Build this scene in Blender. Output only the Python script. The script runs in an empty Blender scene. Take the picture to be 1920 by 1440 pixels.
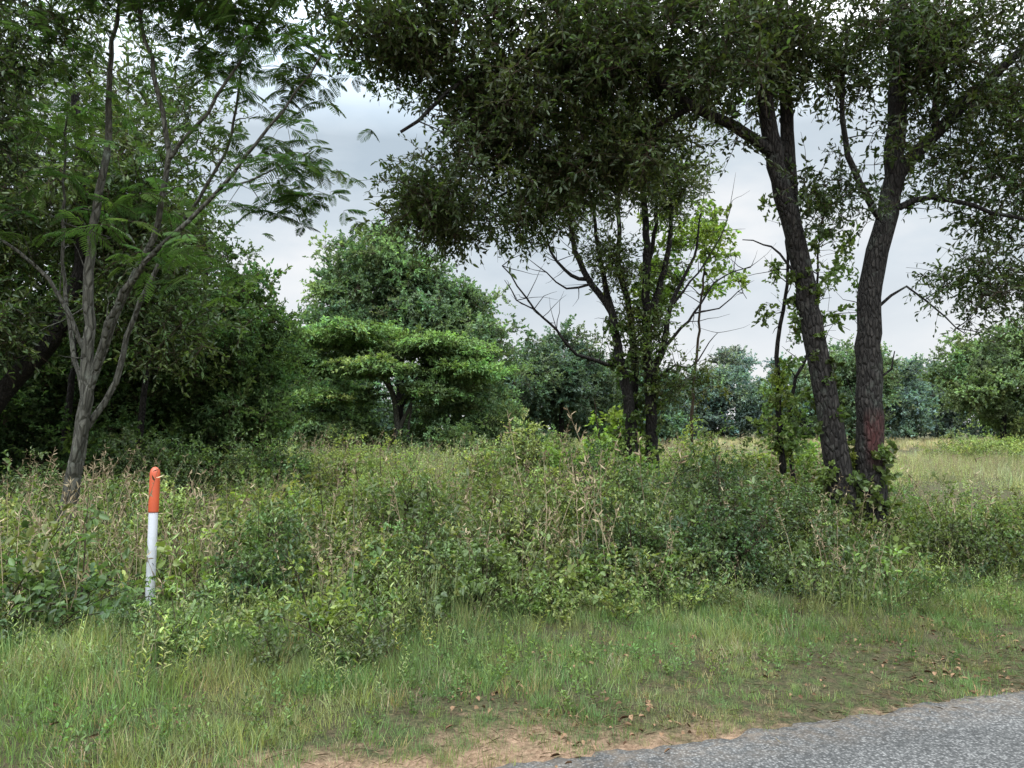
import bpy, math, random
import numpy as np
from mathutils import Vector, noise
rng = np.random.default_rng(11)
random.seed(11)
scene = bpy.context.scene
COL = scene.collection

# ------------------------------------------------------------------ materials
def nn(nt, t, **kw):
    n = nt.nodes.new(t)
    for k, v in kw.items():
        setattr(n, k, v)
    return n

def newmat(name):
    m = bpy.data.materials.new(name); m.use_nodes = True
    nt = m.node_tree; nt.nodes.clear()
    out = nn(nt, 'ShaderNodeOutputMaterial')
    return m, nt, out

def mixrgb(nt, a, b, fac, blend='MIX'):
    n = nn(nt, 'ShaderNodeMix', data_type='RGBA', blend_type=blend)
    for sock, v in ((n.inputs[0], fac), (n.inputs[6], a), (n.inputs[7], b)):
        if hasattr(v, 'links'): nt.links.new(v, sock)
        elif isinstance(v, (tuple, list)): sock.default_value = (*v, 1) if len(v) == 3 else v
        else: sock.default_value = v
    return n.outputs[2]

def math_(nt, op, a, b=0.0, clamp=False):
    n = nn(nt, 'ShaderNodeMath', operation=op, use_clamp=clamp)
    for s, v in ((n.inputs[0], a), (n.inputs[1], b)):
        if hasattr(v, 'links'): nt.links.new(v, s)
        else: s.default_value = v
    return n.outputs[0]

def noise_(nt, vec, scale, detail=4, rough=.55):
    n = nn(nt, 'ShaderNodeTexNoise')
    n.inputs['Scale'].default_value = scale
    n.inputs['Detail'].default_value = detail
    n.inputs['Roughness'].default_value = rough
    if vec is not None: nt.links.new(vec, n.inputs['Vector'])
    return n.outputs['Fac']

def maprange(nt, v, a, b, c=0, d=1):
    n = nn(nt, 'ShaderNodeMapRange')
    nt.links.new(v, n.inputs[0])
    for i, x in zip((1, 2, 3, 4), (a, b, c, d)): n.inputs[i].default_value = x
    return n.outputs[0]

def leaf_material(name, gloss, tr):
    m, nt, out = newmat(name)
    tint = nn(nt, 'ShaderNodeAttribute', attribute_type='INSTANCER', attribute_name='tint')
    rnd = nn(nt, 'ShaderNodeAttribute', attribute_type='GEOMETRY', attribute_name='rnd')
    b = maprange(nt, rnd.outputs['Fac'], 0, 1, .55, 1.5)
    vm = nn(nt, 'ShaderNodeVectorMath', operation='SCALE')
    nt.links.new(tint.outputs['Vector'], vm.inputs[0]); nt.links.new(b, vm.inputs['Scale'])
    col = vm.outputs[0]
    p = nn(nt, 'ShaderNodeBsdfDiffuse'); nt.links.new(col, p.inputs['Color'])
    vt = nn(nt, 'ShaderNodeVectorMath', operation='MULTIPLY'); nt.links.new(col, vt.inputs[0]); vt.inputs[1].default_value = (1.65, 1.85, .8)
    t = nn(nt, 'ShaderNodeBsdfTranslucent'); nt.links.new(vt.outputs[0], t.inputs[0])
    ms = nn(nt, 'ShaderNodeMixShader'); ms.inputs[0].default_value = tr
    nt.links.new(p.outputs[0], ms.inputs[1]); nt.links.new(t.outputs[0], ms.inputs[2])
    last = ms.outputs[0]
    if gloss:
        g = nn(nt, 'ShaderNodeBsdfGlossy'); g.inputs['Roughness'].default_value = .38
        m2 = nn(nt, 'ShaderNodeMixShader'); m2.inputs[0].default_value = gloss
        nt.links.new(last, m2.inputs[1]); nt.links.new(g.outputs[0], m2.inputs[2]); last = m2.outputs[0]
    nt.links.new(last, out.inputs[0])
    return m

def bark_material(name, c1, c2, scale=9, paint=None, lichen=0.0):
    m, nt, out = newmat(name)
    tc = nn(nt, 'ShaderNodeTexCoord')
    mp = nn(nt, 'ShaderNodeMapping'); mp.inputs['Scale'].default_value = (1, 1, .3)
    nt.links.new(tc.outputs['Object'], mp.inputs[0])
    f = noise_(nt, mp.outputs[0], scale * 2, 8, .65)
    v = nn(nt, 'ShaderNodeTexVoronoi', feature='DISTANCE_TO_EDGE'); v.inputs['Scale'].default_value = scale * 2.6
    nt.links.new(mp.outputs[0], v.inputs['Vector'])
    crack = maprange(nt, v.outputs['Distance'], 0, .22, 0, 1)
    f2 = math_(nt, 'MULTIPLY', maprange(nt, f, .3, .7), maprange(nt, v.outputs['Distance'], 0, .2, .35, 1))
    c = mixrgb(nt, c1, c2, f2)
    if lichen:
        l = maprange(nt, noise_(nt, tc.outputs['Object'], 3.5, 6, .7), .56, .66)
        c = mixrgb(nt, c, (.13, .15, .12), math_(nt, 'MULTIPLY', l, lichen))
    if paint:
        sep = nn(nt, 'ShaderNodeSeparateXYZ'); nt.links.new(tc.outputs['Object'], sep.inputs[0])
        x0, z0, z1 = paint
        a = maprange(nt, sep.outputs[2], z0 - .15, z0 + .1); b = maprange(nt, sep.outputs[2], z1 - .05, z1 + .1, 1, 0)
        cx = maprange(nt, sep.outputs[0], x0 - .02, x0 + .02)
        k = math_(nt, 'MULTIPLY', math_(nt, 'MULTIPLY', a, b), cx)
        k = math_(nt, 'MULTIPLY', k, maprange(nt, f, .35, .6, .1, .55))
        c = mixrgb(nt, c, (.07, .016, .015), k)
    p = nn(nt, 'ShaderNodeBsdfPrincipled'); nt.links.new(c, p.inputs['Base Color'])
    p.inputs['Roughness'].default_value = .92; p.inputs['Specular IOR Level'].default_value = .2
    bp = nn(nt, 'ShaderNodeBump'); bp.inputs['Strength'].default_value = .9; bp.inputs['Distance'].default_value = .03
    nt.links.new(math_(nt, 'ADD', crack, f), bp.inputs['Height']); nt.links.new(bp.outputs[0], p.inputs['Normal'])
    nt.links.new(p.outputs[0], out.inputs[0])
    return m

def flatmat(name, c):
    m, nt, out = newmat(name)
    tc = nn(nt, 'ShaderNodeTexCoord'); f = noise_(nt, tc.outputs['Object'], 9, 2)
    d = nn(nt, 'ShaderNodeBsdfDiffuse'); nt.links.new(mixrgb(nt, tuple(x * .5 for x in c), tuple(x * 1.5 for x in c), f), d.inputs[0])
    nt.links.new(d.outputs[0], out.inputs[0]); return m
M_TWIG = flatmat('twig', (.042, .032, .023))
M_LEAF = leaf_material('leaf', .02, .34)
M_LEAFM = leaf_material('matte_leaf', 0, .34)
M_BARK = bark_material('oak_bark', (.006, .005, .0045), (.042, .037, .032), 9, paint=(4.36, 1.2, 1.75), lichen=.22)
M_BARK_GREY = bark_material('smooth_bark', (.035, .033, .026), (.105, .10, .08), 6, lichen=.5)
M_BARK_DARK = bark_material('dark_bark', (.007, .006, .0055), (.03, .026, .022), 9)

def rndmat(name, c1, c2):
    m, nt, out = newmat(name)
    rn = nn(nt, 'ShaderNodeAttribute', attribute_type='GEOMETRY', attribute_name='rnd')
    c = mixrgb(nt, c1, c2, rn.outputs['Fac'])
    p = nn(nt, 'ShaderNodeBsdfDiffuse'); nt.links.new(c, p.inputs['Color'])
    nt.links.new(p.outputs[0], out.inputs[0]); return m
M_DEAD = rndmat('dead_leaf', (.045, .025, .015), (.20, .125, .075))
M_DRY = rndmat('dry_stalk', (.12, .085, .05), (.33, .27, .17))
M_STRAW = rndmat('straw', (.05, .038, .022), (.18, .14, .08))

# ------------------------------------------------------------------ mesh helpers
class MB:
    def __init__(s): s.v = []; s.f = []; s.m = []; s.r = []; s.n = 0
    def add(s, v, f, mat=0, rnd=None):
        v = np.asarray(v, float).reshape(-1, 3); f = np.asarray(f, int).reshape(-1, 4)
        s.v.append(v); s.f.append(f + s.n); s.m.append(np.full(len(f), mat))
        s.r.append(np.full(len(v), rng.random()) if rnd is None else np.asarray(rnd, float)); s.n += len(v)
    def mesh(s, name, mats, smooth=True):
        me = bpy.data.meshes.new(name)
        V = np.concatenate(s.v); F = np.concatenate(s.f); M = np.concatenate(s.m); R = np.concatenate(s.r)
        me.vertices.add(len(V)); me.vertices.foreach_set('co', V.astype(np.float32).ravel())
        me.loops.add(len(F) * 4); me.loops.foreach_set('vertex_index', F.astype(np.int32).ravel())
        me.polygons.add(len(F)); me.polygons.foreach_set('loop_start', np.arange(0, len(F) * 4, 4, dtype=np.int32))
        for m in mats: me.materials.append(m)
        me.polygons.foreach_set('material_index', M.astype(np.int32))
        me.polygons.foreach_set('use_smooth', np.full(len(F), smooth))
        a = me.attributes.new('rnd', 'FLOAT', 'POINT'); a.data.foreach_set('value', R.astype(np.float32))
        me.update(calc_edges=True)
        return me

def nrm(a):
    return a / np.maximum(np.linalg.norm(a, axis=-1, keepdims=True), 1e-9)

def tube(mb, pts, r, k=5, mat=0, rough=0.0):
    pts = np.asarray(pts, float); N = len(pts)
    r = np.broadcast_to(np.asarray(r, float), (N,))
    t = nrm(np.gradient(pts, axis=0)); av = nrm(pts[-1] - pts[0])
    ref = np.array([1., 0, 0]) if abs(av[0]) < .7 else np.array([0, 1., 0])
    a = nrm(np.cross(t, ref)); b = np.cross(t, a)
    th = np.arange(k) / k * 2 * np.pi
    rr = r[:, None] * np.ones(k)
    if rough:
        ph = rng.random(4) * 6
        z = np.arange(N)[:, None]
        rr = rr * (1 + rough * (np.sin(th * 3 + ph[0] + z * .35) * .6 + np.sin(th * 5 + ph[1] - z * .5) * .4 + rng.normal(0, .25, (N, k))))
    V = pts[:, None] + rr[..., None] * (np.cos(th)[None, :, None] * a[:, None] + np.sin(th)[None, :, None] * b[:, None])
    i = np.arange(N - 1)[:, None] * k; j = np.arange(k)[None]; j2 = (j + 1) % k
    F = np.stack([i + j, i + j2, i + k + j2, i + k + j], -1).reshape(-1, 4)
    mb.add(V, F, mat)

def leaves(mb, pos, d, n, L, W, mat=0, fold=.22, rnd=None):
    pos = np.asarray(pos); d = nrm(d); s = nrm(np.cross(d, n)); n = np.cross(s, d)
    L = np.asarray(L)[:, None]; W = np.asarray(W)[:, None]; m = len(pos)
    V = np.stack([pos, pos + d * L * .3 + s * W * .5 + n * W * fold, pos + d * L * .68 + s * W * .42 + n * W * fold - n * L * .04,
                  pos + d * L - n * L * .14, pos + d * L * .68 - s * W * .42 + n * W * fold - n * L * .04, pos + d * L * .3 - s * W * .5 + n * W * fold], 1)
    b = np.arange(m)[:, None] * 6
    F = np.concatenate([b + np.array([0, 1, 2, 3]), b + np.array([0, 3, 4, 5])])
    rr = rng.random(m) if rnd is None else rnd
    mb.add(V, F, mat, np.repeat(rr, 6))

def rdir(n, up=0.0):
    v = rng.normal(size=(n, 3)); v = nrm(v); v[:, 2] += up
    return nrm(v)

def template(prefix, builders, mats):
    c = bpy.data.collections.new(prefix)
    for i, fn in enumerate(builders):
        mb = MB(); fn(mb)
        o = bpy.data.objects.new('%s_%02d' % (prefix, i), mb.mesh('%s_%02d' % (prefix, i), mats)); c.objects.link(o)
    return c, len(builders)

def sprig(R, nt_, nl, L, W, up=.4, droop=.25, tw=.004, flat=1.0):
    def f(mb):
        D = rdir(nt_, up)
        for d in D:
            r = R * rng.uniform(.6, 1.1); t = np.linspace(0, 1, 4)[:, None]
            side = rng.normal(0, .18, 3)
            P = d * r * t + side * r * t ** 2 * .8 + np.array([0, 0, -droop * r]) * t ** 2
            P[:, 2] *= flat
            tube(mb, P, np.linspace(tw, tw * .4, 4), 3, 1)
            u = np.sort(rng.uniform(.2, 1.0, nl))
            pos = np.stack([np.interp(u, t[:, 0], P[:, i]) for i in range(3)], 1)
            ld = nrm(d * .7 + rng.normal(0, .65, (nl, 3)))
            ln = nrm(rng.normal(0, .55, (nl, 3)) + np.array([0, 0, 1]))
            leaves(mb, pos, ld, ln, L * rng.uniform(.6, 1.2, nl), W * rng.uniform(.7, 1.2, nl))
    return f

def mimosa(nf):
    def f(mb):
        for q in range(nf):
            a = rng.uniform(0, 6.28); el = rng.uniform(-.3, .5); Lf = rng.uniform(.18, .30)
            d = np.array([math.cos(a) * math.cos(el), math.sin(a) * math.cos(el), math.sin(el)])
            t = np.linspace(0, 1, 7)[:, None]
            P = d * Lf * t + np.array([0, 0, -.35 * Lf]) * t ** 2
            tube(mb, P, .0022, 3, 1)
            side = nrm(np.cross(d, [0, 0, 1.]))
            npn = 12
            u = np.linspace(.18, 1, npn)
            pos = np.stack([np.interp(u, t[:, 0], P[:, i]) for i in range(3)], 1)
            tang = nrm(d + np.array([0, 0, -.5]))
            ln = Lf * .40 * np.sin(np.pi * (.22 + .62 * u))
            for sg in (-1, 1):
                pd = nrm(side * sg + tang * .55 + rng.normal(0, .05, (npn, 3)) + np.array([0, 0, -.15]))
                leaves(mb, pos, pd, np.tile(np.array([0, 0, 1.]), (npn, 1)) + rng.normal(0, .1, (npn, 3)), ln, np.full(npn, .0125), fold=.1, rnd=np.full(npn, rng.random()))
    return f

def tuft(n, h, spread, w, lean=.5, mat=0):
    def f(mb):
        a = rng.uniform(0, 6.28, n); rad = spread * np.sqrt(rng.random(n))
        base = np.stack([np.cos(a) * rad, np.sin(a) * rad, np.full(n, -.02)], 1)
        la = a + rng.normal(0, 1.0, n); le = rng.uniform(.1, 1, n) * lean
        H = h * rng.uniform(.35, 1.15, n)
        ld = np.stack([np.cos(la), np.sin(la), np.zeros(n)], 1)
        wd = np.stack([-np.sin(la + rng.normal(0, .7, n)), np.cos(la), np.zeros(n)], 1); wd = nrm(wd)
        T = np.array([0, .35, .7, 1.0]); rows = []
        for t in T:
            c = base + np.array([0, 0, 1.]) * (H * (t - .35 * le * t * t))[:, None] + ld * (H * le * (.25 * t + .8 * t * t))[:, None]
            ww = w * (1.02 - t ** 1.5) * rng.uniform(.8, 1.2)
            rows += [c - wd * ww / 2, c + wd * ww / 2]
        V = np.stack(rows, 1); b = np.arange(n)[:, None] * 8
        F = np.concatenate([b + np.array([2 * i, 2 * i + 1, 2 * i + 3, 2 * i + 2]) for i in range(3)])
        mb.add(V, F, mat, np.repeat(rng.random(n), 8))
    return f

def weed(ns, H, L, W, spread=.15, nl=26):
    def f(mb):
        for s in range(ns):
            b = np.array([rng.normal(0, spread), rng.normal(0, spread), -.03]); h = H * rng.uniform(.55, 1.1)
            ln = rng.normal(0, .18, 2)
            t = np.linspace(0, 1, 5)[:, None]
            P = b + np.array([0, 0, h]) * t + np.array([ln[0], ln[1], 0]) * h * t ** 1.5
            tube(mb, P, np.linspace(.004, .0015, 5), 3, 1)
            u = np.linspace(.12, 1, nl)
            pos = np.stack([np.interp(u, t[:, 0], P[:, i]) for i in range(3)], 1)
            a = np.arange(nl) * 2.4 + rng.random() * 6
            d = np.stack([np.cos(a), np.sin(a), .35 + .9 * u + rng.normal(0, .25, nl)], 1)
            n = np.tile(np.array([0, 0, 1.]), (nl, 1)) + rng.normal(0, .25, (nl, 3))
            leaves(mb, pos, d, n, L * (1.15 - .6 * u) * rng.uniform(.8, 1.2, nl), W * (1.1 - .5 * u))
    return f

def bush(nst, H, nl, L, W):
    def f(mb):
        for s in range(nst):
            a = rng.uniform(0, 6.28); k = rng.uniform(.1, .9)
            d = nrm(np.array([math.cos(a) * k, math.sin(a) * k, 1.0])); h = H * rng.uniform(.5, 1.15)
            t = np.linspace(0, 1, 5)[:, None]
            P = d * h * t + rng.normal(0, .12, 3) * h * t ** 2 + np.array([math.cos(a), math.sin(a), -.6]) * h * .25 * t ** 2.5
            P[:, 2] -= .04
            tube(mb, P, np.linspace(.006, .002, 5), 3, 1)
            for k2 in range(5):
                u0 = rng.uniform(.25, 1); p0 = np.array([np.interp(u0, t[:, 0], P[:, i]) for i in range(3)])
                d2 = nrm(d + rng.normal(0, .8, 3)); l2 = h * rng.uniform(.15, .4)
                u = rng.uniform(0, 1, nl); pos = p0 + d2 * l2 * u[:, None]
                leaves(mb, pos, nrm(d2 * .5 + rng.normal(0, .7, (nl, 3))), nrm(rng.normal(0, .5, (nl, 3)) + np.array([0, 0, 1])),
                       L * rng.uniform(.5, 1.2, nl), W * rng.uniform(.6, 1.2, nl))
    return f

def stalks(n, H, spread):
    def f(mb):
        for s in range(n):
            b = np.array([rng.normal(0, spread), rng.normal(0, spread), -.03]); h = H * rng.uniform(.5, 1.1)
            ln = rng.normal(0, .15, 2); t = np.linspace(0, 1, 4)[:, None]
            P = b + np.array([0, 0, h]) * t + np.array([ln[0], ln[1], 0]) * h * t ** 2
            tube(mb, P, [.003, .0025, .002, .001], 3, 0)
            m = 9; u = rng.uniform(.72, 1, m)
            pos = np.stack([np.interp(u, t[:, 0], P[:, i]) for i in range(3)], 1)
            leaves(mb, pos, rdir(m, .8), rdir(m), np.full(m, .045), np.full(m, .009), mat=0)
    return f

def deadpatch(mb):
    n = 7
    pos = np.stack([rng.normal(0, .18, n), rng.normal(0, .18, n), rng.uniform(.004, .02, n)], 1)
    a = rng.uniform(0, 6.28, n); d = np.stack([np.cos(a), np.sin(a), rng.normal(0, .25, n)], 1)
    leaves(mb, pos, d, np.array([0, 0, 1.]) + rng.normal(0, .45, (n, 3)), rng.uniform(.02, .05, n), rng.uniform(.010, .024, n), fold=.4)
def straw(mb):
    n = 20
    pos = np.stack([rng.normal(0, .14, n), rng.normal(0, .14, n), rng.uniform(.003, .03, n)], 1)
    a = rng.uniform(0, 6.28, n); d = np.stack([np.cos(a), np.sin(a), rng.normal(0, .12, n)], 1)
    leaves(mb, pos, d, np.array([0, 0, 1.]) + rng.normal(0, .4, (n, 3)), rng.uniform(.03, .08, n), rng.uniform(.002, .004, n), fold=.1)

LM = [M_LEAF, M_TWIG]; LMM = [M_LEAFM, M_TWIG]
C_OAK = template('oak_sprig', [sprig(.42, 6, 9, .08, .029, .2, .3) for _ in range(6)], LM)
C_OAKB = template('broad_sprig', [sprig(.40, 6, 7, .13, .085, .3, .35) for _ in range(4)], LM)
C_MIM = template('mimosa_frond', [mimosa(3) for _ in range(6)], LMM)
C_MID = template('mid_sprig', [sprig(.85, 9, 13, .17, .08, .5, .2, .008) for _ in range(6)], LMM)
C_FAR = template('far_sprig', [sprig(1.3, 10, 13, .30, .17, .5, .15, .015) for _ in range(5)], LMM)
C_LAYER = template('layer_sprig', [sprig(.95, 10, 15, .15, .06, .5, .35, .008, flat=.3) for _ in range(4)], LMM)
C_BUSH = template('bush_sprig', [bush(7, .55, 7, .05, .024) for _ in range(6)], LM)
C_BUSHB = template('bramble_sprig', [bush(6, .5, 5, .07, .045) for _ in range(4)], LM)
C_TWIGB = template('shrub_sprig', [sprig(.24, 6, 8, .045, .022, .6, .2, .002) for _ in range(5)], LM)
C_WEED = template('weed_stem', [weed(3, .6, .08, .017, nl=20) for _ in range(6)], LM)
C_WEEDB = template('weed_broad', [weed(3, .4, .08, .035, nl=10) for _ in range(4)], LMM)
C_GRASS = template('grass_tuft', [tuft(26, .15, .10, .005, .7) for _ in range(6)], LMM)
C_TALL = template('tall_grass_tuft', [tuft(24, .62, .14, .007, .5) for _ in range(5)], LMM)
C_FTALL = template('field_grass_tuft', [tuft(20, .62, .25, .014, .5) for _ in range(5)], LMM)
C_DRY = template('dry_tuft', [stalks(7, .95, .2) for _ in range(4)], [M_DRY])
C_DEAD = template('dead_leaf_patch', [deadpatch for _ in range(4)], [M_DEAD])
C_STRAW = template('straw_patch', [straw for _ in range(4)], [M_STRAW])
C_CREEP = template('creeper_sprig', [sprig(.13, 4, 5, .085, .06, 0, .5, .002) for _ in range(4)], LM)

# ------------------------------------------------------------------ scatter via geometry nodes
_ng = {}
def scatter_group(coll):
    if coll.name in _ng: return _ng[coll.name]
    g = bpy.data.node_groups.new('scatter_' + coll.name, 'GeometryNodeTree')
    g.interface.new_socket('Geometry', in_out='INPUT', socket_type='NodeSocketGeometry')
    g.interface.new_socket('Geometry', in_out='OUTPUT', socket_type='NodeSocketGeometry')
    gi = g.nodes.new('NodeGroupInput'); go = g.nodes.new('NodeGroupOutput')
    ci = g.nodes.new('GeometryNodeCollectionInfo'); ci.inputs['Collection'].default_value = coll
    ci.inputs['Separate Children'].default_value = True; ci.inputs['Reset Children'].default_value = True
    iop = g.nodes.new('GeometryNodeInstanceOnPoints'); iop.inputs['Pick Instance'].default_value = True
    def na(n, t):
        a = g.nodes.new('GeometryNodeInputNamedAttribute'); a.data_type = t; a.inputs['Name'].default_value = n
        return a.outputs['Attribute']
    e = g.nodes.new('FunctionNodeEulerToRotation')
    L = g.links.new
    L(gi.outputs[0], iop.inputs['Points']); L(ci.outputs[0], iop.inputs['Instance'])
    L(na('idx', 'INT'), iop.inputs['Instance Index'])
    L(na('rot', 'FLOAT_VECTOR'), e.inputs[0]); L(e.outputs[0], iop.inputs['Rotation'])
    L(na('scl', 'FLOAT_VECTOR'), iop.inputs['Scale'])
    L(iop.outputs[0], go.inputs[0])
    _ng[coll.name] = g
    return g

TOT = {}
GAIN = np.array([1.22, 1.28, 1.38])
def scatter(name, tmpl, pts, tint, tvar=.22, smin=.75, smax=1.25, tilt=.6, scl=None, parent=None, zs=None):
    coll, k = tmpl; pts = np.asarray(pts, float); n = len(pts)
    TOT[coll.name] = TOT.get(coll.name, 0) + n
    me = bpy.data.meshes.new(name); me.vertices.add(n); me.vertices.foreach_set('co', pts.astype(np.float32).ravel())
    rot = np.stack([rng.normal(0, tilt, n), rng.normal(0, tilt, n), rng.uniform(0, 6.283, n)], 1)
    s = rng.uniform(smin, smax, n) if scl is None else scl * rng.uniform(smin, smax, n)
    S = np.stack([s, s, s if zs is None else s * zs], 1)
    T = np.asarray(tint, float) * GAIN
    if T.ndim == 1: T = np.tile(T, (n, 1))
    cl = np.array([noise.noise(Vector(p) * .55) for p in pts])
    T = T * (1 + cl[:, None] * .6 + rng.normal(0, tvar, (n, 1)) * .8)
    w = rng.random((n, 1)) ** 2
    T = T * (1 + w * np.array([[.22, .02, -.25]]))
    T = np.clip(T * (1 + rng.normal(0, .05, (n, 3))), .004, .5)
    for nm, t, d in (('rot', 'FLOAT_VECTOR', rot), ('scl', 'FLOAT_VECTOR', S), ('tint', 'FLOAT_VECTOR', T)):
        a = me.attributes.new(nm, t, 'POINT'); a.data.foreach_set('vector', d.astype(np.float32).ravel())
    a = me.attributes.new('idx', 'INT', 'POINT'); a.data.foreach_set('value', rng.integers(0, k, n).astype(np.int32))
    o = bpy.data.objects.new(name, me); COL.objects.link(o)
    md = o.modifiers.new('scatter', 'NODES'); md.node_group = scatter_group(coll)
    if parent: o.parent = parent
    return o

# ------------------------------------------------------------------ terrain
RN = np.array([-.309, .951])
def sroad(x, y): return (x + .4) * RN[0] + (y - 3.5) * RN[1]
def gh(x, y):
    s = sroad(x, y)
    k = np.clip((s - .3) / 3.5, 0, 1); k = k * k * (3 - 2 * k)
    h = (.07 * np.sin(x * .9 + 1) * np.cos(y * .8) + .05 * np.sin(x * 2.1 + y * 1.3)) * k
    h += np.where(s > -.15, -.012, -.06) + np.clip(s, 0, 1) * .03
    return h

def build_ground():
    u = np.linspace(-1, 1, 301)
    xs = np.sinh(u * 5.6) / np.sinh(5.6) * 400; ys = 4 + np.sinh(u * 5.6) / np.sinh(5.6) * 400
    X, Y = np.meshgrid(xs, ys); Z = gh(X, Y) + rng.normal(0, .004, X.shape)
    N = len(u); V = np.stack([X, Y, Z], -1).reshape(-1, 3)
    i = np.arange(N - 1)[:, None] * N + np.arange(N - 1)[None]
    F = np.stack([i, i + 1, i + N + 1, i + N], -1)
    mb = MB(); mb.add(V, F)
    m, nt, out = newmat('soil_and_thatch')
    g = nn(nt, 'ShaderNodeNewGeometry')
    dp = nn(nt, 'ShaderNodeVectorMath', operation='DOT_PRODUCT'); nt.links.new(g.outputs['Position'], dp.inputs[0])
    dp.inputs[1].default_value = (RN[0], RN[1], 0)
    s = math_(nt, 'ADD', dp.outputs['Value'], -(-.4 * RN[0] + 3.5 * RN[1]))
    big = noise_(nt, g.outputs['Position'], 1.3, 5); fine = noise_(nt, g.outputs['Position'], 45, 6, .7)
    med = noise_(nt, g.outputs['Position'], 9, 6, .7)
    fc = maprange(nt, fine, .35, .65)
    soil = mixrgb(nt, (.03, .023, .014), (.11, .082, .05), fc)
    green = mixrgb(nt, (.022, .028, .012), (.07, .082, .032), fc)
    base = mixrgb(nt, soil, green, maprange(nt, med, .4, .6, .15, .9))
    sand = mixrgb(nt, (.13, .08, .05), (.32, .215, .14), fc)
    sm = math_(nt, 'ADD', s, math_(nt, 'MULTIPLY', math_(nt, 'SUBTRACT', med, .5), .8))
    sm = math_(nt, 'ADD', sm, math_(nt, 'MULTIPLY', math_(nt, 'SUBTRACT', big, .5), 1.4))
    sep = nn(nt, 'ShaderNodeSeparateXYZ'); nt.links.new(g.outputs['Position'], sep.inputs[0])
    sm = math_(nt, 'ADD', sm, maprange(nt, sep.outputs[0], .0, 2.2, -.2, .25))
    c = mixrgb(nt, sand, base, maprange(nt, sm, -.05, .3))
    p = nn(nt, 'ShaderNodeBsdfPrincipled'); nt.links.new(c, p.inputs['Base Color']); p.inputs['Roughness'].default_value = .95
    p.inputs['Specular IOR Level'].default_value = .1
    b = nn(nt, 'ShaderNodeBump'); b.inputs['Strength'].default_value = 1.0; b.inputs['Distance'].default_value = .03
    nt.links.new(math_(nt, 'ADD', fine, med), b.inputs['Height']); nt.links.new(b.outputs[0], p.inputs['Normal'])
    nt.links.new(p.outputs[0], out.inputs[0])
    o = bpy.data.objects.new('ground', mb.mesh('ground', [m])); COL.objects.link(o)

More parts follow.
